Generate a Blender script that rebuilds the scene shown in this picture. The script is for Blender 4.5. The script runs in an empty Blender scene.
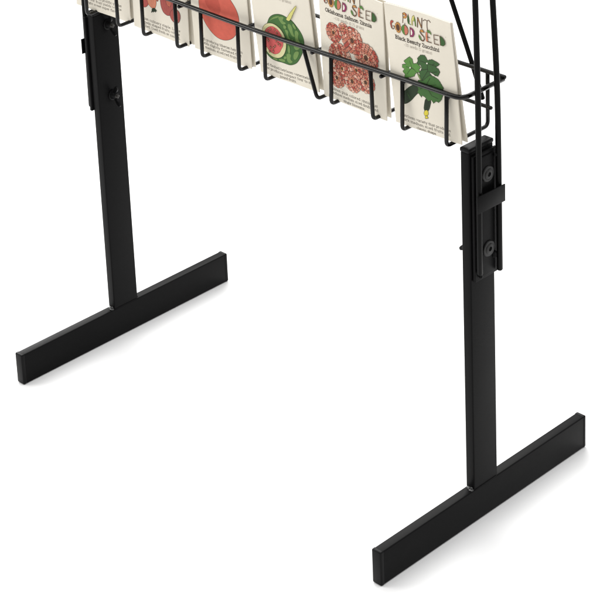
import bpy, bmesh, math, random
from mathutils import Vector, Matrix
random.seed(7)
scene = bpy.context.scene
COL = scene.collection
pi = math.pi

# ------------------------------------------------------------ materials
def mat(name, col, rough=.5, spec=.5, metal=0., bump=0., bscale=800., vary=0., vscale=60., coat=0.):
    m = bpy.data.materials.new(name); m.use_nodes = True
    nt = m.node_tree; b = nt.nodes['Principled BSDF']
    b.inputs['Base Color'].default_value = (*col, 1)
    b.inputs['Roughness'].default_value = rough
    b.inputs['Specular IOR Level'].default_value = spec
    b.inputs['Metallic'].default_value = metal
    b.inputs['Coat Weight'].default_value = coat
    b.inputs['Coat Roughness'].default_value = .12
    tc = nt.nodes.new('ShaderNodeTexCoord')
    if vary:
        n = nt.nodes.new('ShaderNodeTexNoise'); n.inputs['Scale'].default_value = vscale; n.inputs['Detail'].default_value = 6
        nt.links.new(tc.outputs['Object'], n.inputs['Vector'])
        r = nt.nodes.new('ShaderNodeMix'); r.data_type = 'RGBA'
        r.inputs[6].default_value = (*[c * (1 - vary) for c in col], 1)
        r.inputs[7].default_value = (*[min(1, c * (1 + vary)) for c in col], 1)
        nt.links.new(n.outputs['Fac'], r.inputs[0]); nt.links.new(r.outputs[2], b.inputs['Base Color'])
        mr = nt.nodes.new('ShaderNodeMapRange')
        mr.inputs['To Min'].default_value = max(0, rough - .08); mr.inputs['To Max'].default_value = rough + .08
        nt.links.new(n.outputs['Fac'], mr.inputs['Value']); nt.links.new(mr.outputs['Result'], b.inputs['Roughness'])
    if bump:
        n2 = nt.nodes.new('ShaderNodeTexNoise'); n2.inputs['Scale'].default_value = bscale; n2.inputs['Detail'].default_value = 3
        nt.links.new(tc.outputs['Object'], n2.inputs['Vector'])
        bp = nt.nodes.new('ShaderNodeBump'); bp.inputs['Strength'].default_value = bump; bp.inputs['Distance'].default_value = .0003
        nt.links.new(n2.outputs['Fac'], bp.inputs['Height']); nt.links.new(bp.outputs['Normal'], b.inputs['Normal'])
    return m

M = {
 'steel': mat('black_powder_coat', (.0045, .0045, .0047), .38, .06, bump=.35, bscale=1400, vary=.22, vscale=25),
 'wire': mat('black_wire_enamel', (.002, .0018, .0016), .1, .3, bump=.12, bscale=500, vary=.2, vscale=60),
 'rod': mat('black_rod_enamel', (.0035, .0035, .0035), .3, .08, bump=.15, bscale=600, vary=.2, vscale=60),
 'plastic': mat('black_plastic', (.005, .005, .0053), .36, .09, bump=.25, bscale=900, vary=.15),
 'bolt': mat('dark_zinc', (.02, .018, .016), .3, .5, metal=.4, bump=.2, bscale=900, vary=.25, vscale=200),
 'washer': mat('grey_black_washer', (.011, .0108, .0108), .34, .25, bump=.2, bscale=900, vary=.25, vscale=150),
 'weld': mat('glossy_weld', (.01, .01, .01), .08, .9, bump=.3, bscale=500),
 'paper': mat('cream_paper', (.70, .652, .555), .75, .25, bump=.35, bscale=900, vary=.035, vscale=45),
 'ink': mat('dark_brown_ink', (.055, .043, .034), .8, .2),
 'inkgrey': mat('grey_brown_ink', (.30, .26, .22), .8, .2),
 'outline': mat('outline_ink', (.028, .026, .02), .8, .2),
 'floor': None,
}
PAL = dict(dkgreen=(0.028, 0.045, 0.024), vdgreen=(.02,.035,.018), yellow=(0.62, 0.52, 0.06), yellow2=(0.58, 0.55, 0.18), ltgreen=(0.16, 0.26, 0.08),
 green=(0.09, 0.22, 0.05), dgreen=(0.045, 0.105, 0.035), mgreen=(0.055, 0.135, 0.038), melonrind=(0.6, 0.57, 0.31), melonred=(0.56, 0.105, 0.1),
 seed=(.33,.10,.06), tomato=(0.56, 0.115, 0.08), tomato2=(0.46, 0.085, 0.06), shred=(0.42, 0.085, 0.075), orange=(0.62, 0.22, 0.13),
 shmar=(0.34, 0.08, 0.07), shlight=(.52,.15,.10), white=(.75,.72,.62), pet1=(0.5, 0.165, 0.11), pet2=(0.58, 0.25, 0.18), pet3=(.40,.075,.055),
 pet4=(.70,.42,.32), brown=(.10,.05,.028), tan=(.50,.24,.07), purple=(.24,.035,.11), lime=(.42,.52,.09), core=(.09,.045,.03), gold=(.6,.42,.06))
for k, c in PAL.items(): M[k] = mat('print_' + k, c, .78, .2, bump=.25, bscale=900, vary=.16, vscale=220)

# ------------------------------------------------------------ helpers
def finish(name, bm, mats, parent=None, smooth=True, ang=35):
    me = bpy.data.meshes.new(name); bm.to_mesh(me); bm.free()
    for m in (mats if isinstance(mats, (list, tuple)) else [mats]): me.materials.append(m)
    o = bpy.data.objects.new(name, me); COL.objects.link(o)
    if smooth:
        me.shade_smooth(); me.set_sharp_from_angle(angle=math.radians(ang))
    if parent: o.parent = parent
    return o

def rbox(lo, hi, bev=.0012, seg=3):
    bm = bmesh.new(); bmesh.ops.create_cube(bm, size=1)
    for v in bm.verts: v.co = Vector([(lo[i] + hi[i]) / 2 + v.co[i] * (hi[i] - lo[i]) for i in range(3)])
    if bev: bmesh.ops.bevel(bm, geom=bm.edges[:], offset=bev, segments=seg, profile=.5, affect='EDGES')
    return bm

def fillet(pts, r, n=6):
    pts = [Vector(p) for p in pts]; out = [pts[0]]
    for i in range(1, len(pts) - 1):
        a, b, c = pts[i - 1], pts[i], pts[i + 1]
        d1 = (a - b); d2 = (c - b); rr = min(r, d1.length * .45, d2.length * .45)
        p0 = b + d1.normalized() * rr; p2 = b + d2.normalized() * rr
        for k in range(n + 1):
            t = k / n; out.append(p0 * (1 - t) ** 2 + b * 2 * t * (1 - t) + p2 * t * t)
    out.append(pts[-1]); return out

def tube(pts, r, bm=None, n=14, cap=True):
    bm = bm or bmesh.new(); pts = [Vector(p) for p in pts]
    # rounded ends
    if cap:
        a = (pts[0] - pts[1]).normalized(); b = (pts[-1] - pts[-2]).normalized()
        P = [pts[0] + a * r * .55, pts[0] + a * r * .38] + pts + [pts[-1] + b * r * .38, pts[-1] + b * r * .55]
        RR = [r * .25, r * .75] + [r] * len(pts) + [r * .75, r * .25]
    else: P = pts; RR = [r] * len(pts)
    T = []
    for i in range(len(P)):
        d = P[min(i + 1, len(P) - 1)] - P[max(i - 1, 0)]; T.append(d.normalized())
    nrm = T[0].orthogonal().normalized(); rings = []
    for i, p in enumerate(P):
        nrm = (nrm - T[i] * nrm.dot(T[i])).normalized(); bn = T[i].cross(nrm)
        rings.append([bm.verts.new(p + (nrm * math.cos(2 * pi * k / n) + bn * math.sin(2 * pi * k / n)) * RR[i]) for k in range(n)])
    for i in range(len(rings) - 1):
        for k in range(n): bm.faces.new((rings[i][k], rings[i][(k + 1) % n], rings[i + 1][(k + 1) % n], rings[i + 1][k]))
    bm.faces.new(rings[0][::-1]); bm.faces.new(rings[-1])
    return bm

def lathe_x(prof, c, sgn=1, n=28, bm=None):
    """profile of (x, radius) turned round the X axis at c"""
    bm = bm or bmesh.new(); rings = []
    for x, r in prof: rings.append([bm.verts.new((c[0] + sgn * x, c[1] + r * math.cos(2 * pi * k / n), c[2] + r * math.sin(2 * pi * k / n))) for k in range(n)])
    for i in range(len(rings) - 1):
        for k in range(n): bm.faces.new((rings[i][k], rings[i][(k + 1) % n], rings[i + 1][(k + 1) % n], rings[i + 1][k]))
    bm.faces.new(rings[0][::-1]); bm.faces.new(rings[-1])
    bmesh.ops.recalc_face_normals(bm, faces=bm.faces[:])
    return bm

def blob(c, s, seed=0, bm=None):
    bm = bm or bmesh.new(); rnd = random.Random(seed)
    r = bmesh.ops.create_icosphere(bm, subdivisions=3, radius=1)
    ph = [rnd.uniform(0, 6) for _ in range(3)]
    for v in r['verts']:
        k = 1 + .16 * math.sin(4 * v.co.x + ph[0]) * math.cos(5 * v.co.y + ph[1]) + .1 * math.sin(6 * v.co.z + ph[2])
        v.co = Vector((c[0] + v.co.x * s[0] * k, c[1] + v.co.y * s[1] * k, c[2] + v.co.z * s[2] * k))
    return bm

# ------------------------------------------------------------ the rack
W, D, H, TH = .600, .3455, .0402, .0123
PY0, PY1, PZ = .1500, .1888, .4405
rack = bpy.data.objects.new('display_rack', None); COL.objects.link(rack)
rack.location = (0, 0, 0)
rack['label'] = 'black metal wire display rack with two T-shaped legs standing on the white floor'
rack['category'] = 'display rack'

def side(xr, s):
    """one leg with its foot, plate, rods and fixings; xr = X of the face towards +X, s = outward direction"""
    x0, x1 = xr - TH, xr
    xo = x1 if s > 0 else x0                         # outer face of the post
    xi = x0 if s > 0 else x1
    foot = finish('foot_bar', rbox((x0, .003, 0), (x1, D - .003, H), .0014, 4), M['steel'], rack)
    for a, b in ((-.0005, .0050), (D - .0050, D + .0005)):
        bm = rbox((x0 - .00035, a, -.0001), (x1 + .00035, b, H + .00045), .0016, 4)
        # the cap's inner edge dips into the tube in a shallow curve
        finish('end_cap', bm, M['plastic'], foot)
    post = finish('post', rbox((x0 + .00025, PY0, H - .0006), (x1 - .00025, PY1, PZ), .0014, 4), M['steel'], rack)
    cb = rbox((x0 - .0004, PY0 - .0006, PZ - .0004), (x1 + .0004, PY1 + .0006, PZ + .0046), .0016, 4)
    finish('post_cap', cb, M['plastic'], post)
    wb = blob((x0 + .0070, PY0 - .0012, H + .0007), (.0042, .0026, .0026), 3)
    blob((x0 + .0095, PY0 - .0026, H + .0003), (.0022, .0026, .0014), 5, wb)
    finish('weld_bead', wb, M['weld'], post)
    wb = tube([(x1 - .0002, PY0 + .002, H + .0002), (x1 - .0002, PY1 - .002, H + .0002)], .0006)
    blob((x0 + .0062, PY1 + .0006, H + .0004), (.0035, .0022, .0016), 8, wb)
    finish('weld_seam', wb, M['steel'], post)
    # mounting plate: flat strip with a raised lip towards the front
    def xs(a, b): return (xo + a, xo + b) if s > 0 else (xo - b, xo - a)
    a, b = xs(.0004, .0040 if s > 0 else .0046)
    pl = rbox((a, PY0 + (.0022 if s > 0 else -.0026), .2925 if s > 0 else .3125), (b, PY1 + .0010, .4368), .0009, 3)
    plate = finish('mounting_plate', pl, M['steel'], rack)
    a, b = xs(.0041, .0056)
    finish('raised_lip', rbox((a, PY0 + .0088, .2958 if s > 0 else .3160), (b, PY1 - .0056, .4330), .0007, 3), M['steel'], plate)
    xc = xo + s * .0081
    f = [(xc, .1549, .3040), (xc, .1556, .42), (xc, .1562, .50), (xc - s * .0004, .1548, .605), (xc - s * .0028, .1508, .80)]
    g = [(xc, .1872, .2965), (xc, .1872, .42), (xc, .1868, .505), (xc - s * .0004, .1816, .602), (xc - s * .0028, .1700, .80)]
    if s < 0: f = [(p[0] - .0010, p[1] - .0012, p[2]) for p in f]; g = [(p[0] - .0010, p[1] - .0012, p[2]) for p in g]; f[0] = (f[0][0], f[0][1], .3160); g[0] = (g[0][0], g[0][1], .3120)
    finish('side_rod', tube(fillet(f, .04), .0032), M['rod'], rack)
    finish('side_rod', tube(fillet(g, .04), .0032), M['rod'], rack)
    # flat strap over both rods
    a, b = xs(.0122, .0136)
    zc = .3863; st = rbox((a, .1470, zc - .0098), (b, .1912, zc + .0098), .0004, 2)
    for v in st.verts:
        if s < 0: v.co.x += .0028; v.co.z += .0098; v.co.y -= .0004
    for v in st.verts: v.co.z += (v.co.y - .17) * -.02
    finish('strap', st, M['steel'], rack)
    for k, z in enumerate((.4118, .3258) if s > 0 else (.4240, .3302)):
        c = (xo + s * .0056, .1722, z)
        bm = lathe_x([(0, .0090), (.0009, .0090), (.0016, .0083), (.0018, .0062), (.0022, .0060), (.0026, .0052), (.0027, .0026), (.0010, .0022)], c, s, 32)
        finish('bolt_head', bm, M['washer'], plate)
        # wing nut on the inner face
        c = (xi, .1716, z + .0004)
        nut = lathe_x([(0, .0066), (.0010, .0068), (.0016, .0056), (.0048, .0048), (.0064, .0042), (.0070, .0030)], c, -s, 28)
        ang = math.radians((12 if k == 0 else 6) if s < 0 else (20 if k == 0 else 117))
        for sg in (1, -1):
            # each wing: a tapered rounded paddle flaring outwards
            m = 12; fr, bk = [], []
            for q in range(m):
                t = 2 * pi * q / m
                rr = .0084 + .0056 * math.cos(t); hh = .0028 * math.sin(t) * (1.15 if math.cos(t) > 0 else .9)
                out = .0042 + (rr - .003) * .62
                for L, th in ((fr, .0011), (bk, -.0011)):
                    x = out + hh; r_ = rr - hh * .25
                    y = r_ * math.cos(ang) * 0 + th; L.append((x, r_ * sg, y))
            va = [nut.verts.new((c[0] - s * p[0], c[1] + math.sin(ang) * -p[1] + math.cos(ang) * p[2], c[2] + math.cos(ang) * p[1] + math.sin(ang) * p[2])) for p in fr]
            vb = [nut.verts.new((c[0] - s * p[0], c[1] + math.sin(ang) * -p[1] + math.cos(ang) * p[2], c[2] + math.cos(ang) * p[1] + math.sin(ang) * p[2])) for p in bk]
            nut.faces.new(va); nut.faces.new(vb[::-1])
            for q in range(m): nut.faces.new((va[q], vb[q], vb[(q + 1) % m], va[(q + 1) % m]))
        bmesh.ops.recalc_face_normals(nut, faces=nut.faces[:])
        no = finish('wing_nut', nut, M['plastic'], rack)
        pr = []
        for q in range(6): pr += [(.0070 + q * .0006, .0024), (.0073 + q * .0006, .0020)]
        finish('bolt_thread', lathe_x([(.004, .0024)] + pr + [(.0110, .0014)], c, -s, 16), M['bolt'], no)
    a, b = xs(.0056, .0078)
    wb = blob((xo + s * .0062, .1815, .3150 if s > 0 else .3200), (.0020, .0030, .0042), 12)
    for k_, b_ in enumerate((((xo + s * .0070, .1842, .4300), (.0018, .0032, .0020)), ((xo + s * .0062, .1590, .2990 if s > 0 else .3180), (.0018, .0024, .0030)))):
        finish('weld_spot', blob(*b_, 14 + k_), M['steel'], plate)
    finish('weld_spot', wb, M['steel'], plate)

side(W, 1)
side(0.0, -1)

# basket
YF, YB = .1415, .2079
XR, XL = .5990, -.0118
rail = fillet([(XL, YB - .001, .5045), (XL, YF, .5045), (XR, YF, .5045), (XR, YB - .001, .5045)], .013, 8)
rail2 = []
for p in rail: rail2.append(p)
# a hand-welded rail is never dead straight: a slight sag between the pockets
i0 = max(i for i, p in enumerate(rail2) if p.x < .1); i1 = i0 + 1
seg = []
a_, b_ = rail2[i0], rail2[i1]
for k in range(1, 24):
    t = k / 24; p = a_.lerp(b_, t); p.z -= .0022 * math.sin(pi * t) ** 2 * (.5 + t); p.y += .0006 * math.sin(9 * t); seg.append(p)
rail2 = rail2[:i1] + seg + rail2[i1:]
finish('front_rail', tube(rail2, .0027, n=20), M['wire'], rack)
finish('back_rail', tube([(-.014, YB, .5068), (.30, YB + .0004, .5062), (.6005, YB, .5068)], .0024), M['wire'], rack)
finish('back_rail', tube([(.008, YB, .4660), (.30, YB - .0004, .4664), (.5815, YB, .4666)], .0022), M['wire'], rack)
UX = [(-.0015, -.0005), (.0560, .0570), (.1030, .1030), (.1624, .1624), (.2060, .2053), (.2672, .2668), (.3103, .3090), (.3706, .3900), (.4134, .4113), (.4712, .4730), (.5168, .5151), (.5778, .5765)]
for i, (xa, xb) in enumerate(UX):
    p = fillet([(xa, YF + .0008, .5030), (xb, YF + .0004, .4452), (xb, YB, .4452), ((xa + xb) / 2 if i != 7 else xb, YB, .5062)], .0062, 7)
    pw = finish('pocket_wire', tube(p, .0023), M['wire'], rack)
    finish('weld_spot', blob((xa, YF + .0016, .5012 - .0006 * (i % 3)), (.0031, .0021, .0026), 40 + i), M['wire'], pw)
for xd in (.066, .170, .277, .385, .487):
    p = [(xd, YF - .0005, .4985), (xd + .0006, YB + .0015, .4990)]
    finish('divider_wire', tube(p, .0022), M['wire'], rack)
finish('back_brace', tube(fillet([(.5660, YB + .0046, .4715), (.5500, YB + .0048, .5125), (.5180, YB + .0048, .588), (.4400, YB + .0048, .79)], .03), .0026), M['rod'], rack)

# ------------------------------------------------------------ printed art
ART = {}
ART['zucchini'] = [('dkgreen',[(42.7,58.0),(31.4,52.5),(22.1,45.1),(15.8,38.6),(13.6,33.1),(13.7,26.3),(18.6,26.7),(27.8,33.1),(36.0,42.2),(44.0,49.2)]),('dkgreen',[(50.0,43.1),(47.1,34.6),(45.4,27.9),(48.9,25.8),(53.1,29.7),(55.7,36.1),(57.9,42.4)]),('vdgreen',[(51.4,42.5),(49.5,35.3),(48.3,29.2),(50.1,28.1),(53.3,35.4),(54.9,42.5)]),('yellow',[(46.7,27.2),(49.2,29.0),(51.5,28.1),(51.4,23.9),(48.3,21.0),(45.4,21.0),(44.9,23.9)]),('yellow',[(46.9,21.4),(48.9,22.0),(50.9,19.1),(48.4,18.4),(45.4,17.1)]),('ltgreen',[(41.0,69.1),(43.0,70.0),(48.2,62.6),(46.1,60.9)]),('green',[(19.9,56.2),(23.1,62.4),(20.0,65.8),(23.5,69.0),(19.8,70.0),(20.3,73.6),(26.0,75.5),(23.2,78.2),(28.0,82.3),(32.7,85.8),(36.5,83.5),(37.0,78.9),(43.2,80.9),(48.1,77.4),(44.7,74.2),(46.8,71.9),(41.8,69.7),(39.2,68.0),(36.4,64.0),(30.1,61.2),(25.1,59.5)]),('dgreen',[(44.2,83.6),(43.7,86.9),(49.2,92.0),(54.7,93.0),(56.8,90.7),(58.1,88.2),(64.2,90.7),(69.8,89.7),(74.7,87.8),(72.3,85.3),(68.8,83.2),(72.3,81.9),(73.7,78.1),(70.3,72.7),(66.2,73.1),(62.3,75.1),(59.5,74.7),(61.9,72.2),(59.2,69.0),(53.0,65.4),(48.5,61.5),(45.9,65.0),(44.9,70.5),(48.9,76.3),(47.7,79.8),(44.7,80.0),(42.0,81.2)]),('mgreen',[(38.5,56.9),(43.2,62.0),(49.2,63.0),(53.1,66.6),(59.6,71.9),(65.3,71.5),(70.8,69.2),(74.0,64.6),(76.3,60.8),(73.5,56.8),(74.9,52.8),(71.8,46.3),(67.8,41.9),(64.2,42.6),(60.3,39.0),(58.4,42.6),(53.4,39.8),(50.3,43.2),(46.5,45.0),(44.3,42.1),(41.8,45.3),(38.6,45.8),(41.1,50.7)])]
ART['zucchini_veins'] = [[(40.7,70.1),(34.5,73.9),(31.9,80.8)],[(37.9,72.5),(26.1,72.6)],[(34.5,73.9),(26.2,64.0)],[(57.4,84.6),(57.3,76.0),(68.3,73.3)],[(57.4,84.6),(47.6,84.9)],[(57.4,84.6),(69.6,84.0)],[(57.3,76.0),(47.8,63.0)],[(57.5,78.0),(47.5,74.4)],[(63.9,84.2),(67.6,86.7)],[(62.8,75.6),(70.0,77.9)],[(52.8,58.1),(62.9,56.6),(72.3,58.2)],[(52.8,58.1),(59.5,48.0),(67.5,46.4)],[(52.8,58.1),(43.5,51.4)],[(52.8,58.1),(59.6,68.1)],[(52.8,58.1),(67.0,62.5)]]
ART['zucchini_spots'] = [[(31.2,73.4),(33.1,73.9),(32.9,72.3),(31.0,71.8)],[(56.5,85.1),(58.5,85.6),(58.3,84.1),(56.4,83.6)],[(51.9,58.6),(53.8,59.1),(53.6,57.5),(51.7,57.0)]]
ART['melon'] = [('mgreen',[(21.3,63.1),(24.4,68.8),(28.3,75.4),(34.8,80.1),(42.7,83.0),(51.2,83.8),(57.7,82.2),(65.4,80.6),(70.8,75.5),(76.2,69.7),(79.3,63.3),(79.8,57.0),(77.8,48.4),(72.4,38.9),(65.8,29.9),(59.9,25.9),(53.1,23.2),(45.8,23.4),(39.4,23.4),(31.8,22.5),(23.2,22.7),(17.2,25.2),(12.5,29.8),(10.6,37.5)]),('melonrind',[(12.9,55.3),(15.6,60.9),(21.8,66.2),(28.7,68.9),(36.2,69.3),(44.2,66.5),(49.7,61.4),(52.3,54.0),(51.9,45.7),(47.9,36.5),(41.5,30.0),(33.5,26.6),(24.8,26.1),(17.7,28.7),(13.4,34.9),(11.1,44.2)]),('melonred',[(16.5,53.8),(19.5,58.6),(25.6,63.4),(32.5,65.9),(39.7,64.5),(45.3,60.3),(47.6,53.5),(47.3,46.2),(42.5,40.0),(39.1,35.1),(30.9,30.6),(24.6,30.9),(18.6,33.8),(15.4,40.4),(14.5,46.7)]),('yellow2',[(56.6,80.3),(60.1,84.4),(62.9,88.3),(69.3,95.1),(74.4,100.7),(75.9,99.8),(71.5,93.3),(67.2,86.6),(65.3,83.0),(61.8,79.1)])]
ART['melon_marks'] = [('ltgreen',[(28.5,71.4),(35.9,77.8),(44.4,80.5),(40.8,77.7),(33.9,74.7)]),('ltgreen',[(44.2,79.4),(52.9,81.0),(49.0,76.5),(55.2,75.6),(49.4,72.6),(45.7,75.7)]),('ltgreen',[(60.2,74.5),(64.1,72.2),(64.1,65.8),(66.3,62.9),(62.5,62.5),(60.1,67.2),(58.1,71.5)]),('ltgreen',[(52.6,66.1),(57.8,65.5),(56.3,60.3),(59.9,56.7),(55.3,56.8),(54.4,61.8)]),('ltgreen',[(68.6,67.8),(73.0,65.7),(70.4,59.4),(73.5,55.3),(71.4,50.0),(66.4,47.0),(63.9,51.2),(68.1,55.2),(67.2,60.2)]),('ltgreen',[(51.0,36.5),(57.4,36.6),(54.4,30.9),(58.4,29.5),(52.6,26.4),(50.0,29.8)]),('ltgreen',[(64.6,42.5),(69.9,43.1),(65.8,35.6),(62.0,32.9),(61.0,36.7)]),('ltgreen',[(35.5,25.9),(42.3,28.4),(46.8,26.9),(41.7,24.6)]),('ltgreen',[(27.4,25.8),(33.4,25.7),(30.9,23.6),(25.6,24.0)]),('ltgreen',[(55.1,49.0),(57.2,44.7),(55.4,38.5),(53.1,40.4)]),('ltgreen',[(61.7,57.1),(64.0,56.1),(63.2,51.1),(60.9,52.1)]),('ltgreen',[(51.5,72.3),(55.5,70.9),(53.3,67.6),(50.5,68.8)]),('ltgreen',[(67.0,77.8),(70.4,73.0),(68.9,71.0),(65.6,74.2)]),('ltgreen',[(47.3,33.1),(49.7,32.1),(47.1,29.0),(44.7,30.0)]),('seed',[(22.6,57.8),(24.4,60.0),(25.7,58.5),(23.8,56.3)]),('seed',[(27.0,61.0),(28.8,63.2),(30.1,61.8),(28.2,59.5)]),('seed',[(33.9,61.8),(35.8,64.0),(37.0,62.5),(35.2,60.3)]),('seed',[(37.3,59.0),(39.1,61.3),(40.4,59.8),(38.5,57.6)]),('seed',[(19.2,46.3),(21.0,48.5),(22.3,47.1),(20.4,44.8)]),('seed',[(20.4,45.0),(22.3,47.2),(23.6,45.8),(21.7,43.5)]),('seed',[(23.1,37.4),(24.9,39.7),(26.2,38.3),(24.3,36.0)]),('seed',[(27.9,38.4),(29.8,40.7),(31.1,39.2),(29.2,36.9)]),('seed',[(31.2,41.2),(33.0,43.5),(34.3,42.0),(32.4,39.7)]),('seed',[(37.3,46.0),(39.2,48.3),(40.4,46.8),(38.5,44.5)]),('seed',[(40.4,45.2),(42.2,47.5),(43.5,46.0),(41.6,43.7)]),('seed',[(20.4,31.8),(22.3,34.1),(23.6,32.6),(21.7,30.4)]),('seed',[(17.5,49.1),(19.4,51.4),(20.6,49.9),(18.7,47.6)]),('seed',[(34.5,48.6),(36.4,50.8),(37.6,49.4),(35.8,47.1)]),('seed',[(27.8,53.4),(29.7,55.6),(31.0,54.2),(29.1,51.9)]),('seed',[(39.5,53.1),(41.4,55.4),(42.6,53.9),(40.8,51.6)]),('seed',[(27.2,33.9),(29.1,36.2),(30.3,34.7),(28.5,32.5)])]
ART['tomato'] = [('tomato',[(14.3,66.2),(14.6,54.6),(18.1,45.5),(23.8,37.0),(33.0,29.5),(43.5,24.9),(55.6,25.2),(67.5,31.0),(74.9,40.2),(79.4,50.5),(79.7,60.4),(76.4,70.2),(70.1,78.3),(61.9,86.8),(51.6,91.5),(38.4,90.6),(25.6,84.0),(18.0,75.5)]),('tomato2',[(23.4,70.2),(28.5,60.0),(38.9,54.4),(47.8,55.1),(52.5,63.0),(49.5,72.1),(45.8,77.7),(35.0,79.9)])]
ART['shallot'] = [('shred',[(14.8,46.8),(13.7,37.4),(15.8,32.7),(20.6,30.6),(25.8,32.4),(30.1,36.8),(32.7,44.2),(29.2,50.7),(22.3,51.8)]),('orange',[(28.2,50.4),(28.1,41.4),(30.6,36.9),(35.0,34.1),(40.3,34.1),(43.2,38.2),(44.7,44.6),(45.0,53.6),(37.7,57.5)]),('shred',[(45.5,55.2),(45.2,46.2),(46.7,45.1),(48.5,47.9),(48.5,56.0)]),('shmar',[(51.5,55.3),(51.1,44.8),(52.5,37.8),(55.7,32.8),(62.5,30.9),(69.3,35.1),(72.3,44.9),(71.0,53.4),(65.6,60.7),(57.9,63.0)]),('shlight',[(61.4,56.6),(60.5,48.9),(62.5,44.3),(67.3,43.5),(69.2,49.9),(67.4,58.3)]),('shmar',[(65.2,33.2),(67.6,27.9),(72.0,25.1),(77.3,25.5),(81.0,28.8),(83.0,35.3),(82.2,40.2),(78.1,43.5),(73.2,43.6),(67.7,39.4)]),('vdgreen',[(35.9,33.1),(39.0,35.2),(41.6,35.0),(44.8,31.9),(42.2,32.2),(42.6,29.9),(40.1,31.3),(37.5,28.5),(38.1,30.8),(33.8,27.1),(35.7,30.4)])]
ART['zinnia'] = [(36.7,91.7,7.346666666666666),(22.0,29.0,11.986666666666668),(65.8,37.5,12.76),(46.0,32.7,13.146666666666667),(21.4,83.1,11.213333333333333),(48.9,82.0,15.08),(29.6,56.2,16.626666666666665),(68.4,67.6,16.24),(31.8,43.4,9.28),(53.8,48.7,9.666666666666666)]

def A(cx, cy, rx, ry, a0, a1, n=10):
    return [(cx + rx * math.cos(math.radians(a0 + (a1 - a0) * k / n)), cy + ry * math.sin(math.radians(a0 + (a1 - a0) * k / n))) for k in range(n + 1)]
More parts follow.
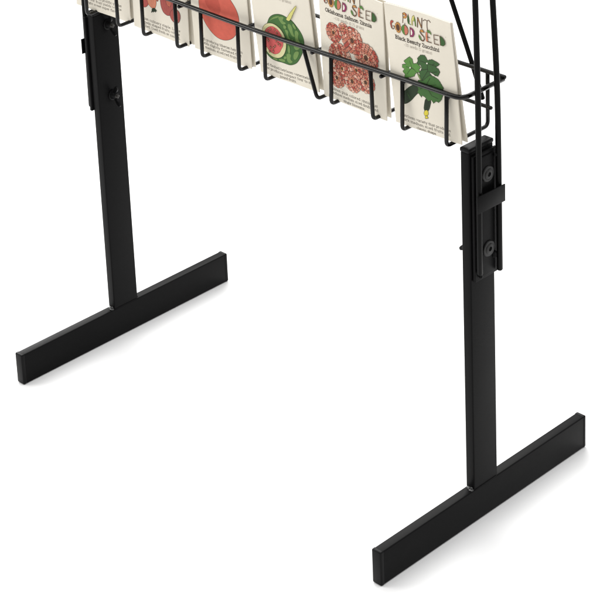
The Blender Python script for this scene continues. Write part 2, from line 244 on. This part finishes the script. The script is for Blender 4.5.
# a slab-serif hand: glyph = (advance, [strokes], [(x, y) of serif centres])
G = {
 'a': (4.6, [A(2, 3.6, 1.5, 1.4, 150, 0, 6) + [(3.5, .4), (4.2, 0)], A(2, 1.4, 1.5, 1.4, 60, 330, 9)], []),
 'b': (5, [[(1, 7), (1, 0)], A(2.4, 2.5, 1.7, 2.4, 140, -140, 10)], [(.8, 7)]),
 'c': (4.4, [A(2.4, 2.5, 1.8, 2.4, 40, 320, 10)], []),
 'd': (5, [[(3.8, 7), (3.8, 0)], A(2.4, 2.5, 1.7, 2.4, 40, 320, 10)], [(3.4, 7), (4.1, 0)]),
 'e': (4.6, [[(.7, 2.6), (4, 2.6)] + A(2.4, 2.5, 1.7, 2.4, 10, 310, 10)], []),
 'f': (3.4, [[(1.5, 0), (1.5, 5.6)] + A(2.6, 5.8, 1.1, 1.2, 180, 50, 5), [(.4, 4.8), (2.8, 4.8)]], [(1.5, 0)]),
 'g': (4.8, [A(2.2, 3.1, 1.5, 1.7, 0, 360, 12), [(3.5, 4.4), (4.5, 4.9)], [(1.2, 1.6), (1, .8), (3.4, .4), (3.8, -.8), (2.4, -1.8), (.8, -1.4), (.8, -.4), (1.4, .4)]], []),
 'h': (5.4, [[(1, 7), (1, 0)], [(1, 3.4)] + A(2.6, 3.2, 1.5, 1.6, 140, 0, 6) + [(4.1, 0)]], [(.7, 7), (1, 0), (4.1, 0)]),
 'i': (2.6, [[(1.3, 4.9), (1.3, 0)], [(1.3, 6.5), (1.3, 7.1)]], [(1, 4.8), (1.3, 0)]),
 'k': (5.2, [[(1, 7), (1, 0)], [(4.1, 4.8), (1.2, 2.2)], [(2.2, 3), (4.4, 0)]], [(.8, 7), (1, 0), (4, 4.8), (4.4, 0)]),
 'l': (2.6, [[(1.3, 7), (1.3, 0)]], [(1, 7), (1.3, 0)]),
 'm': (7.8, [[(1, 4.9), (1, 0)], [(1, 3.4)] + A(2.4, 3.3, 1.3, 1.5, 140, 0, 6) + [(3.7, 0)], [(3.7, 3.4)] + A(5.2, 3.3, 1.4, 1.5, 140, 0, 6) + [(6.6, 0)]], [(.7, 4.8), (1, 0), (3.7, 0), (6.6, 0)]),
 'n': (5.4, [[(1, 4.9), (1, 0)], [(1, 3.4)] + A(2.6, 3.2, 1.5, 1.6, 140, 0, 6) + [(4.1, 0)]], [(.7, 4.8), (1, 0), (4.1, 0)]),
 'o': (4.8, [A(2.4, 2.45, 1.8, 2.4, 0, 360, 14)], []),
 'p': (5, [[(1, 4.9), (1, -2)], A(2.4, 2.5, 1.7, 2.4, 140, -140, 10)], [(.7, 4.8), (1, -2)]),
 'r': (4, [[(1, 4.9), (1, 0)], [(1, 3.2)] + A(2.5, 3.3, 1.4, 1.5, 150, 50, 5)], [(.7, 4.8), (1.1, 0)]),
 's': (4, [[(3.3, 4), (2, 4.9), (.8, 4), (1.2, 2.9), (2.9, 2.1), (3.3, 1), (2, 0), (.7, .9)]], []),
 't': (3.4, [[(1.5, 6.4), (1.5, .8), (2.2, 0), (3, .4)], [(.4, 4.8), (2.9, 4.8)]], []),
 'u': (5.4, [[(1, 4.9), (1, 1.4), (1.8, .1), (3, .1), (4, 1.4)], [(4, 4.9), (4, 0)]], [(.7, 4.8), (3.7, 4.8), (4.3, 0)]),
 'v': (4.8, [[(.8, 4.8), (2.4, 0), (4, 4.8)]], [(.8, 4.8), (4, 4.8)]),
 'w': (6.8, [[(.8, 4.8), (2, 0), (3.4, 4.6), (4.8, 0), (6, 4.8)]], [(.8, 4.8), (6, 4.8)]),
 'x': (4.8, [[(.8, 4.8), (4, 0)], [(.8, 0), (4, 4.8)]], [(.8, 4.8), (4, 0)]),
 'y': (4.8, [[(.8, 4.8), (2.5, .2)], [(4.1, 4.8), (2, -1.7), (.9, -1.9)]], [(.8, 4.8), (4.1, 4.8)]),
 'z': (4.4, [[(.7, 4.7), (3.6, 4.7), (.8, .1), (3.8, .1)]], []),
 'B': (6, [[(1.2, 7), (1.2, 0)], [(1.2, 7)] + A(2.8, 5.35, 1.8, 1.6, 90, -90, 7) + [(1.2, 3.7)], [(2.8, 3.7)] + A(3, 1.85, 2, 1.8, 90, -90, 7) + [(1.2, 0)]], [(.9, 7), (.9, 0)]),
 'C': (6, [A(3.3, 3.5, 2.5, 3.4, 45, 315, 12)], []),
 'H': (6.6, [[(1.3, 7), (1.3, 0)], [(5.2, 7), (5.2, 0)], [(1.3, 3.6), (5.2, 3.6)]], [(1.3, 7), (1.3, 0), (5.2, 7), (5.2, 0)]),
 'I': (3.2, [[(1.6, 7), (1.6, 0)]], [(1.6, 7), (1.6, 0)]),
 'L': (5.4, [[(1.4, 7), (1.4, .1), (4.6, .1), (4.7, 1.6)]], [(1.4, 7), (1.1, 0)]),
 'O': (6.8, [A(3.4, 3.5, 2.7, 3.4, 0, 360, 18)], []),
 'R': (6, [[(1.2, 7), (1.2, 0)], [(1.2, 7)] + A(2.8, 5.35, 1.9, 1.65, 90, -90, 7) + [(1.2, 3.6)], [(2.8, 3.6), (5, 0)]], [(.9, 7), (1.2, 0), (5.2, 0)]),
 'S': (5.2, [[(4.3, 5.4), (3.4, 6.9), (1.8, 6.9), (.9, 5.5), (1.6, 4.2), (3.6, 3.1), (4.4, 1.7), (3.4, .1), (1.6, .1), (.8, 1.6)]], []),
 'U': (6.4, [[(1.2, 7), (1.2, 2), (2.2, .1), (4.1, .1), (5.1, 2), (5.1, 7)]], [(1.2, 7), (5.1, 7)]),
 'Z': (5.8, [[(1, 5.6), (1, 6.9), (4.9, 6.9), (.9, .1), (5, .1), (5.1, 1.5)]], []),
 '0': (4.8, [A(2.4, 3.5, 1.7, 3.4, 0, 360, 14)], []),
 '1': (3.8, [[(.9, 5.8), (2, 7), (2, 0)]], [(2, 0)]),
 '2': (4.6, [[(.8, 5.4), (1.4, 6.8), (3.1, 6.8), (3.8, 5.2), (.8, .1), (4, .1)]], []),
 '3': (4.6, [[(.8, 6.6), (3.6, 6.6), (2.2, 4.2), (3.8, 3.2), (3.8, 1), (2.3, 0), (.7, .8)]], []),
 '5': (4.6, [[(3.7, 6.8), (1.1, 6.8), (1, 4), (2.8, 4.3), (3.9, 2.6), (3.2, .3), (1.6, 0), (.7, .8)]], []),
 '7': (4.4, [[(.7, 6.8), (3.9, 6.8), (1.8, 0)]], []),
 '(': (2.6, [A(3.2, 2.8, 2, 4.6, 130, 230, 8)], []), ')': (2.6, [A(-.6, 2.8, 2, 4.6, 50, -50, 8)], []),
 '.': (2, [[(1, -.1), (1, .5)]], []), ',': (2, [[(1.1, .5), (.7, -1)]], []), '~': (4.4, [[(.6, 2.4), (1.6, 3.1), (2.8, 2.4), (3.8, 3.1)]], []),
 '-': (3, [[(.6, 2.6), (2.4, 2.6)]], []), ' ': (2.6, [], []),
}

def dens(pts, closed, mx=2.5):
    out = []; n = len(pts)
    for i in range(n if closed else n - 1):
        a, b = pts[i], pts[(i + 1) % n]; k = max(1, int(math.hypot(b[0] - a[0], b[1] - a[1]) / mx + .99))
        for q in range(k): out.append((a[0] + (b[0] - a[0]) * q / k, a[1] + (b[1] - a[1]) * q / k))
    if not closed: out.append(pts[-1])
    return out

class Ink:
    """flat print laid on a packet's bulging face: polygons in millimetres (u, v), in layers"""
    def __init__(s, P): s.bm = bmesh.new(); s.P = P; s.mats = []; s.n = 0
    def mi(s, m):
        if m not in s.mats: s.mats.append(m)
        return s.mats.index(m)
    def poly(s, pts, m, lift=None, dense=True):
        if lift is None: s.n += 1; lift = .12 + .014 * s.n
        t = bmesh.new(); vs = [t.verts.new((p[0], p[1], 0)) for p in pts]
        try: f = t.faces.new(vs)
        except ValueError: t.free(); return
        if dense:
            bmesh.ops.triangulate(t, faces=t.faces[:])
            for _ in range(6):
                es = [e for e in t.edges if e.calc_length() > 3]
                if not es: break
                bmesh.ops.subdivide_edges(t, edges=es, cuts=1)
                bmesh.ops.triangulate(t, faces=[f for f in t.faces if len(f.verts) > 3])
        mi = s.mi(m); mp = {}
        for v in t.verts: mp[v] = s.bm.verts.new(s.P(v.co.x, v.co.y, lift))
        for f in t.faces:
            q = [mp[v] for v in f.verts]
            try: nf = s.bm.faces.new(q)
            except ValueError: continue
            nf.material_index = mi; nf.normal_update()
            if nf.normal.y > 0: nf.normal_flip()
        t.free()
    def stroke(s, pts, w, m, lift=None, closed=False):
        if lift is None: s.n += 1; lift = .12 + .014 * s.n
        pts = dens(pts, closed); n = len(pts); L, R_ = [], []
        for i in range(n):
            a = pts[(i - 1) % n] if closed or i else pts[0]; b = pts[(i + 1) % n] if closed or i < n - 1 else pts[-1]
            dx, dy = b[0] - a[0], b[1] - a[1]; d = math.hypot(dx, dy) or 1
            nx, ny = -dy / d * w / 2, dx / d * w / 2
            x, y = pts[i]
            if not closed and i == 0: x -= dx / d * w * .35; y -= dy / d * w * .35
            if not closed and i == n - 1: x += dx / d * w * .35; y += dy / d * w * .35
            L.append(s.bm.verts.new(s.P(x + nx, y + ny, lift))); R_.append(s.bm.verts.new(s.P(x - nx, y - ny, lift)))
        mi = s.mi(m)
        for i in range(n if closed else n - 1):
            j = (i + 1) % n
            f = s.bm.faces.new((L[i], L[j], R_[j], R_[i])); f.material_index = mi; f.normal_update()
            if f.normal.y > 0: f.normal_flip()
    def shape(s, pts, col, line=.35):
        s.poly(pts, M[col]); s.stroke(pts, line, M['outline'], closed=True)
    def text(s, txt, cx, v, width, h, m, w, serif=True):
        tot = sum(G[c][0] for c in txt); sx = width / tot; sy = h / 7.; x = cx - width / 2
        for c in txt:
            adv, st, se = G[c]
            for p in st: s.stroke([(x + q[0] * sx, v + q[1] * sy) for q in p], w, m, .14)
            if serif:
                for q in se:
                    a = (x + q[0] * sx, v + q[1] * sy + (-w * .1 if q[1] > 3 else w * .1)); s.stroke([(a[0] - .95 * sx, a[1]), (a[0] + .95 * sx, a[1])], w * .72, m, .146)
            x += adv * sx
    def done(s, name, parent, label=None):
        o = finish(name, s.bm, s.mats, parent, smooth=False)
        if label: o['label'] = label
        return o

def jit(pts, a, rnd): return [(p[0] + rnd.uniform(-a, a), p[1] + rnd.uniform(-a, a)) for p in pts]
def ell(cx, cy, rx, ry, n=16, rot=0):
    c, s_ = math.cos(rot), math.sin(rot)
    return [(cx + rx * math.cos(2 * pi * k / n) * c - ry * math.sin(2 * pi * k / n) * s_, cy + rx * math.cos(2 * pi * k / n) * s_ + ry * math.sin(2 * pi * k / n) * c) for k in range(n)]

def soft(pts, n=2):
    for _ in range(n):
        q = []
        for i in range(len(pts)):
            a, b = pts[i], pts[(i + 1) % len(pts)]
            q += [(a[0] * .75 + b[0] * .25, a[1] * .75 + b[1] * .25), (a[0] * .25 + b[0] * .75, a[1] * .25 + b[1] * .75)]
        pts = q
    return pts

def grow(p, k):
    cx = sum(q[0] for q in p) / len(p); cy = sum(q[1] for q in p) / len(p)
    return [(cx + (q[0] - cx) * k, cy + (q[1] - cy) * k) for q in p]

def rag(pts, step=1.5, amp=.34, seed=1):
    rnd = random.Random(seed); out = []; n = len(pts)
    for i in range(n):
        a, b = pts[i], pts[(i + 1) % n]; d = math.hypot(b[0] - a[0], b[1] - a[1]) or 1; k = max(1, round(d / step)); nx, ny = (b[1] - a[1]) / d, -(b[0] - a[0]) / d
        for q in range(k):
            t = q / k; w = (amp if q % 2 else -amp * .4) * rnd.uniform(.5, 1.2) if q else 0
            out.append((a[0] + (b[0] - a[0]) * t + nx * w, a[1] + (b[1] - a[1]) * t + ny * w))
    return out

def logo(I, dv):
    o, k = M['brown'], .75
    def S(pts, w=k, m=o): I.stroke([(a, b + dv) for a, b in pts], w, m)
    def Fl(pts, c, line=.38):
        q = [(a, b + dv) for a, b in pts]; I.poly(q, M[c]); I.stroke(q, line, M['brown'], closed=True)
    # PLANT
    Fl([(25.4, 132.2), (28.5, 133.6), (31.5, 132.4), (32, 129.5), (30, 127.4), (27, 127.2), (26.8, 128.8), (29, 129.6), (28.6, 131), (26.4, 130.6)], 'tan')
    Fl([(29.6, 133), (31.6, 132), (31.7, 129.8), (30.2, 130.6)], 'pet3', .25)
    S([(26.2, 132), (26.5, 127), (26, 122)], .95)
    Fl([(33.4, 133.4), (34.8, 130), (35.6, 126), (35.2, 123.4), (33.6, 122.8), (32.6, 126), (32.8, 130)], 'dgreen')
    S([(34, 123), (37.4, 122.4)], .8, M['green'])
    Fl([(41.4, 133.6), (43, 131), (42.6, 128), (41.4, 127.2), (40, 127.6), (40, 122.2), (38.6, 122.4), (38.2, 127), (39.4, 131.6)], 'yellow2')
    Fl([(42.2, 132.4), (43.8, 129), (44.8, 122), (43.4, 122.2), (42.8, 126.6), (41.8, 129)], 'green', .3)
    S([(46.6, 122), (47, 132.2)], 1.2); S([(47, 132), (52.4, 122.4)], 1.6); S([(52.6, 122.4), (52.8, 132.8)], 1.1)
    I.stroke([(47.4, 131 + dv), (51.8, 123.4 + dv)], .6, M['tan'])
    S([(54.4, 130.6), (57, 132.4), (60, 131.8), (62.6, 133.2), (65, 131.4)], .7); S([(60.2, 131.8), (60, 127), (60.6, 121.8)], .85)
    # GOOD
    Fl([(10.4, 121), (12.6, 120.4), (11.6, 118.8), (9.8, 118), (9.4, 114.8), (10.6, 112.4), (8.4, 113), (7.4, 116.4), (8.2, 119.6)], 'pet3')
    S(A(10.8, 114.6, 2.6, 3.2, 200, 370, 8), .8, M['brown']); S([(11, 115), (13.4, 115.2)], .7)
    fl = [(19 + (5.1 if q % 2 else 3.8) * math.cos(2 * pi * q / 22), 115.1 + (6.1 if q % 2 else 4.7) * math.sin(2 * pi * q / 22)) for q in range(22)]
    Fl(fl, 'tan', .3); Fl(ell(19, 115.1, 2.6, 3.6), 'core', .3)
    Fl(ell(29, 114.8, 4.7, 5.6), 'green'); Fl([(28.6, 120), (31, 119.6), (33.4, 116.8), (33.2, 112.8), (31, 110), (29, 109.6), (28.2, 113)], 'pet1', .3)
    S([(28.8, 120), (29.4, 122.4)], .7)
    Fl([(36.6, 119.4), (39.6, 119), (42, 116.4), (42.2, 113), (40, 109.8), (36.2, 109)], 'purple')
    I.poly([(37.4, 117.4 + dv), (38.6, 117 + dv), (39.6, 114.4 + dv), (38.8, 111.6 + dv), (37.2, 111.2 + dv)], M['white']); S([(36.4, 119.6), (36.2, 109)], .8, M['brown'])
    # SEED
    S([(56, 118.6), (54, 120.6), (51.2, 120), (50.2, 117.6), (52.4, 115.6), (55.4, 113.6), (56.2, 111), (54, 108.6), (51.2, 109.2)], 1.3)
    Fl([(51, 120.4), (54, 120.8), (55.8, 119), (53, 118), (51, 118.4)], 'tan', .3); Fl([(48.4, 114.6), (50.8, 112.4), (52, 109), (50, 109.2), (48.2, 112)], 'green', .3)
    Fl([(58.6, 119.8), (60.6, 119.6), (60.8, 109.4), (59, 109.6), (58.2, 114)], 'orange'); Fl([(60, 121.8), (63, 123), (66, 120.4), (66.4, 118.2), (64, 119.8), (61, 119.8)], 'green', .3)
    S([(60.4, 114.8), (64, 114.8)], .9); S([(60.4, 109.8), (66, 109.8)], 1.)
    S([(69.8, 119.6), (70.2, 109.6)], .9); S([(69.6, 119.4), (76.6, 120.2)], .8); S([(70, 114.8), (75, 115)], .75); S([(70, 109.8), (76.4, 109.8)], .9)
    Fl([(78.2, 120.6), (81.6, 119.4), (84.6, 116), (84.8, 112.2), (82, 110), (78.4, 110)], 'dgreen'); S([(78.4, 120.4), (78.4, 110.2)], .9)
    I.text('-', 85.6, 119.6 + dv, 1.6, 2.2, M['inkgrey'], .3, False)

PW, PH = .0935, .138
def face_fn(seed, bulge, w, h):
    rnd = random.Random(seed); a, b, c = [rnd.uniform(0, 6.28) for _ in range(3)]
    def P(u, v, off):            # mm -> local metres; off lifts towards the viewer's side (-Y)
        su = max(0, min(1, u / 1000 / w)); sv = max(0, min(1, v / 1000 / h))
        q = math.sin(pi * su) ** .8 * (math.sin(pi * min(1, sv * 1.0)) ** .6 if 0 < sv < 1 else 0)
        z = bulge * q + .00035 * math.sin(5 * su + a) * math.sin(4 * sv + b) + .00022 * math.sin(11 * su - 7 * sv + c)
        z += -.0022 * (max(0, sv - .72) / .28) ** 2 * math.sin(pi * su * .9 + .3)      # the folded top curls back a little
        return Vector((u / 1000, -(off / 1000 + z), v / 1000))
    return P

def packet(pose, seed, label, group, art=None, th=.0013, bulge=.0014):
    X0, y0, lean, yaw, roll, z0 = pose
    def T(a):
        a = Vector((a[0], a[1] - math.sin(lean) * a[2], math.cos(lean) * a[2]))
        return Vector((a.x * math.cos(yaw) - a.y * math.sin(yaw), a.x * math.sin(yaw) + a.y * math.cos(yaw), a.z))
    ux = T((math.cos(roll), 0, -math.sin(roll))).normalized(); vz = T((math.sin(roll), 0, math.cos(roll)))
    n = vz.cross(ux).normalized(); vz = ux.cross(n)
    root = bpy.data.objects.new('seed_packet', None); COL.objects.link(root)
    root.matrix_world = Matrix(((ux.x, n.x, vz.x, X0), (ux.y, n.y, vz.y, y0), (ux.z, n.z, vz.z, z0), (0, 0, 0, 1)))
    root['label'] = label; root['category'] = 'seed packet'; root['group'] = group
    P = face_fn(seed, bulge, PW, PH)
    bm = bmesh.new(); nu, nv = 26, 36; Fv = []; Bv = []
    for j in range(nv + 1):
        fr, bk = [], []
        for i in range(nu + 1):
            u, v = PW * 1000 * i / nu, PH * 1000 * j / nv
            p = P(u, v, 0); fr.append(bm.verts.new(p))
            e = math.sin(pi * i / nu) ** .7 * math.sin(pi * min(1, j / nv)) ** .5 if 0 < j < nv and 0 < i < nu else 0
            bk.append(bm.verts.new((p.x, p.y + th + e * bulge * 1.7, p.z)))
        Fv.append(fr); Bv.append(bk)
    for j in range(nv):
        for i in range(nu):
            bm.faces.new((Fv[j][i], Fv[j][i + 1], Fv[j + 1][i + 1], Fv[j + 1][i])); bm.faces.new((Bv[j][i], Bv[j + 1][i], Bv[j + 1][i + 1], Bv[j][i + 1]))
    for j in range(nv):
        bm.faces.new((Fv[j][0], Fv[j + 1][0], Bv[j + 1][0], Bv[j][0])); bm.faces.new((Fv[j][nu], Bv[j][nu], Bv[j + 1][nu], Fv[j + 1][nu]))
    for i in range(nu):
        bm.faces.new((Fv[0][i], Bv[0][i], Bv[0][i + 1], Fv[0][i + 1])); bm.faces.new((Fv[nv][i], Fv[nv][i + 1], Bv[nv][i + 1], Bv[nv][i]))
    finish('paper_envelope', bm, M['paper'], root, ang=50)
    # folded flap line on the back of the packet
    if art: art(root, P)
    return root

def caption(root, P, lines, cx=46, top=11.2, widths=(68, 66, 28), dv=0):
    I = Ink(P)
    for k, t in enumerate(lines): I.text(t, cx, top - 4.9 * k + dv, widths[k], 3.0, M['ink'], .33)
    I.done('caption_lettering', root)
def title(root, P, t, sub, cx, v, w, vs, ws):
    I = Ink(P); I.text(t, cx, v, w, 4.0, M['ink'], .78); I.done('title_lettering', root)
    I = Ink(P); I.text(sub, cx + 1, vs, ws, 3.2, M['inkgrey'], .28); I.done('quantity_lettering', root)
def put_logo(root, P, dv=0):
    I = Ink(P); logo(I, dv); I.done('logo_lettering', root)

def art_zucchini(root, P):
    put_logo(root, P); title(root, P, 'Black Beauty Zucchini', '~20 seeds (3 grams)', 44.6, 101.6, 62, 96.2, 40)
    I = Ink(P)
    for c, p in ART['zucchini']: I.shape(rag(p, 1.5, .34) if c in ('green', 'dgreen', 'mgreen') else soft(p), c, .42)
    for c in ART['zucchini_veins']: I.stroke(c, .36, M['outline'])
    for c in ART['zucchini_spots']: I.poly(c, M['white'])
    rnd = random.Random(2)
    for k in range(16):                                   # pale streaks on the dark fruit
        a = ART['zucchini'][0][1]; t = rnd.random(); p = a[2]; q = a[7]
        x = p[0] + (q[0] - p[0]) * t; y = p[1] + (q[1] - p[1]) * t + rnd.uniform(-1.5, 1)
        I.stroke([(x, y), (x + 1.3, y + .8)], .22, M['mgreen'])
    I.done('plant_picture', root, 'green zucchini leaves, fruit and yellow flower')
    caption(root, P, ['Heirloom variety that produces', 'dark medium sized fruits and', 'classic shape.'], 45, 10.9, (70, 68, 28))
def art_zinnia(root, P):
    put_logo(root, P, 3.2); title(root, P, 'Oklahoma Salmon Zinnia', '~120 seeds (0.75 gram)', 43.5, 105.0, 68, 99.4, 44)
    I = Ink(P); rnd = random.Random(11); cs = ['pet1', 'pet2', 'pet3', 'pet4', 'pet1', 'pet2']
    for (cx, cy, r) in ART['zinnia']:
        r *= 1.05
        rings = max(3, int(r / 2.6))
        for g in range(rings):
            R0 = r * (1 - g / rings * .86); n = max(7, int(R0 * 1.15)); ph = rnd.random() * 6
            R1 = R0 - r / rings * 1.25
            for q in range(n):
                a = ph + 2 * pi * q / n; da = pi / n * 1.04
                pl = []
                for (rr, aa) in ((max(.5, R1), -.55), (R0 * .82 + R1 * .18, -.98), (R0 * .97, -.5), (R0, 0), (R0 * .97, .5), (R0 * .82 + R1 * .18, .98), (max(.5, R1), .55)):
                    rr *= rnd.uniform(.97, 1.03); pl.append((cx + rr * math.cos(a + da * aa), cy + rr * math.sin(a + da * aa)))
                lift = .14 + .010 * (I.n + g)
                I.poly(pl, M[rnd.choice(cs)], lift + (q % 2) * .003, dense=False); I.stroke(pl, .3, M['outline'], lift + .006, closed=True)
        I.n += rings + 1
        I.poly(ell(cx, cy, r * .17, r * .2, 12), M['core'], .14 + .010 * I.n, dense=False)
        for q in range(9):
            a = 2 * pi * q / 9; I.poly(ell(cx + r * .21 * math.cos(a), cy + r * .24 * math.sin(a), .42, .42, 7), M['gold' if q % 2 else 'tan'], .14 + .010 * (I.n + 1), dense=False)
        I.n += 2
    I.done('plant_picture', root, 'cluster of salmon pink zinnia flowers')
    caption(root, P, ['Salmon pink colored zinnia that', 'produces medium sized double and', 'single blossoms.'], 46, 12.0, (71, 72, 32))
def art_melon(root, P):
    put_logo(root, P, 2); I = Ink(P); I.text('~30 seeds (2 grams)', 46, 100.6, 42, 3.2, M['inkgrey'], .28); I.done('quantity_lettering', root)
    I = Ink(P); a = [(c_, soft(p_)) for c_, p_ in ART['melon']]; I.shape(a[0][1], 'mgreen', .45)
    for c, p in ART['melon_marks'][:14]: p = grow(soft(p), 1.3); I.poly(p, M['ltgreen']); I.stroke(p, .14, M['dgreen'], closed=True)
    I.shape(a[1][1], 'melonrind', .42); I.shape(a[2][1], 'melonred', .3)
    for c, p in ART['melon_marks'][14:]:
        I.shape(p, 'seed', .32); m = (sum(q[0] for q in p) / 4, sum(q[1] for q in p) / 4); I.poly(ell(m[0], m[1], .4, .6, 8), M['pet4'])
    I.shape(a[3][1], 'yellow2', .35); I.done('plant_picture', root, 'green striped watermelon cut to red flesh')
    caption(root, P, ['Red fleshed heirloom watermelon', 'that produces compact four to six', 'pound fruits.'], 46, 12.4, (76, 78, 26))
def art_tomato(root, P):
    put_logo(root, P, 2); I = Ink(P); a = [(c_, soft(p_)) for c_, p_ in ART['tomato']]; I.shape(a[0][1], 'tomato', .45); I.poly(a[1][1], M['tomato2'])
    I.shape([(44, 97), (40, 101), (46, 100), (48, 105), (51, 100), (57, 101), (52, 97)], 'dgreen', .35)
    I.done('plant_picture', root, 'large round red tomato')
    caption(root, P, ['High producing Siberian heirloom', 'yields slightly flattened fruit', 'medium sized red fruits.'], 46, 15.6, (70, 66, 54))
def art_shallot(root, P):
    put_logo(root, P, 2); I = Ink(P)
    for c, p in ART['shallot']: I.shape(soft(p, 1), c, .42)
    rnd = random.Random(3)
    for c, p in ART['shallot'][:-1]:
        cx = sum(q[0] for q in p) / len(p); cy = sum(q[1] for q in p) / len(p)
        lo = min(q[1] for q in p); hi = max(q[1] for q in p); wd = (max(q[0] for q in p) - min(q[0] for q in p))
        for k in (-.24, -.08, .1, .25):
            I.stroke([(cx + k * wd, hi - (hi - lo) * .12), (cx + k * wd * 1.15, cy), (cx + k * wd * .5, lo + (hi - lo) * .12)], .3, M['shlight' if c != 'orange' else 'pet4'])
    I.done('plant_picture', root, 'red and orange shallot bulbs with green root tip')
    caption(root, P, ['Italian culinary staple. Large', 'torpedo shaped fruits, will be', 'chilled. Used fresh or cooked.'], 47, 15.0, (68, 66, 66))
def art_plain(root, P):
    put_logo(root, P, 2); I = Ink(P)
    I.shape(ell(34, 66, 17, 21, 26), 'gold', .42); I.shape(ell(60, 58, 16, 19, 26), 'yellow', .42); I.shape([(30, 84), (35, 94), (40, 84)], 'green', .35)
    I.done('plant_picture', root, 'yellow round fruits')
    caption(root, P, ['plants. Compact prolific yielder', 'and color fruit yields will be', 'bright sweet super flavor.'], 46, 17.0, (70, 68, 58))

PK = [
 ([-.0353, .1540, .0288, .0653, .0308, .4469], art_plain, 'leftmost cream seed packet in the basket, above the left leg, showing only its caption'),
 ([.0735, .1528, .0225, .0295, .0369, .4466], art_shallot, 'cream seed packet with red and orange shallots, second from the left'),
 ([.1811, .1525, .0432, .0102, .0148, .4465], art_tomato, 'cream seed packet with one big red tomato'),
 ([.2906, .1525, .0826, -.0113, -.0153, .4465], art_melon, 'cream seed packet with a cut watermelon'),
 ([.3905, .1519, .0533, -.0003, .0365, .4463], art_zinnia, 'cream seed packet titled Oklahoma Salmon Zinnia with pink flowers'),
 ([.4975, .1512, .0786, -.0167, -.0205, .4462], art_zucchini, 'cream seed packet titled Black Beauty Zucchini, rightmost in the basket'),
]
BK = [(.0030, .0058, .010, .012), (.0022, .0056, .006, .010), (.0010, .0052, .008, -.004), (.0010, .0052, .004, .004), (-.0008, .0056, .010, .012), (.0014, .0072, .040, -.004)]
bl = ['leftmost one', 'shallot packet', 'tomato packet', 'watermelon packet', 'zinnia packet', 'zucchini packet']
for i, (q, fn, lab) in enumerate(PK):
    packet(q, 10 + i, lab, 'seed packets at the front of the basket pockets', fn, bulge=(.0018, .0022, .0016, .0021, .0017, .0020)[i])
    dx, dy, dl, dyaw = BK[i]
    q2 = [q[0] + dx, q[1] + dy, q[2] + dl, q[3] + dyaw, q[4], q[5] + .0008]
    packet(q2, 30 + i, 'cream seed packet hidden behind the %s, only its right edge showing' % bl[i], 'seed packets at the back of the basket pockets', None)

# ------------------------------------------------------------ floor, light, camera
fm = mat('white_floor', (.92, .92, .92), .55, .3)
M['floor'] = fm
bm = bmesh.new(); bmesh.ops.create_grid(bm, x_segments=8, y_segments=8, size=9)
fl = finish('floor', bm, fm, smooth=False); fl['kind'] = 'structure'; fl.location = (0, 0, -.0006)

w = bpy.data.worlds.new('World'); scene.world = w; w.use_nodes = True
bg = w.node_tree.nodes['Background']; bg.inputs['Color'].default_value = (1, .995, .985, 1); bg.inputs['Strength'].default_value = .5

def area(name, loc, target, size, power, col=(1, 1, 1), sy=None):
    l = bpy.data.lights.new(name, 'AREA'); l.energy = power; l.color = col; l.shape = 'RECTANGLE'; l.size = size; l.size_y = sy or size
    o = bpy.data.objects.new(name, l); COL.objects.link(o); o.location = loc
    o.rotation_euler = (Vector(target) - Vector(loc)).to_track_quat('-Z', 'Y').to_euler(); return o
area('key_softbox', (-2.0, 2.3, 2.9), (.3, .3, 0), 2.7, 100, (1, .99, .97))
area('overhead_softbox', (.2, .6, 3.3), (.2, .6, 0), 5.0, 135, (1, 1, 1))
area('back_softbox', (-3.6, 1.45, 1.75), (0, .2, .1), 1.5, 85, (1, 1, 1), 1.5)
area('front_softbox', (-2.8, -2.2, 2.3), (.3, .2, .4), 2.1, 66, (1, .985, .96), .5)

cam = bpy.data.cameras.new('camera'); co = bpy.data.objects.new('camera', cam); COL.objects.link(co)
C = Vector((1.91625845, -1.36331183, 1.39361143)); R = Vector((.71420223, .69897045, -.036817)); U = Vector((-.19190073, .24612479, .95005089)); Dv = Vector((-.67311908, .67146325, -.30991581))
co.matrix_world = Matrix(((R.x, U.x, -Dv.x, C.x), (R.y, U.y, -Dv.y, C.y), (R.z, U.z, -Dv.z, C.z), (0, 0, 0, 1)))
cam.sensor_fit = 'HORIZONTAL'; cam.sensor_width = 36; cam.lens = 2141.99 / 600 * 36
cam.shift_x = (300 - 320.05) / 600; cam.shift_y = (-119.30 - 300) / 600
cam.clip_start = .05; cam.clip_end = 100
scene.camera = co
scene.view_settings.view_transform = 'Standard'; scene.view_settings.look = 'None'
scene.view_settings.exposure = 0; scene.view_settings.gamma = 1
scene.render.resolution_x = 1024; scene.render.resolution_y = 1024
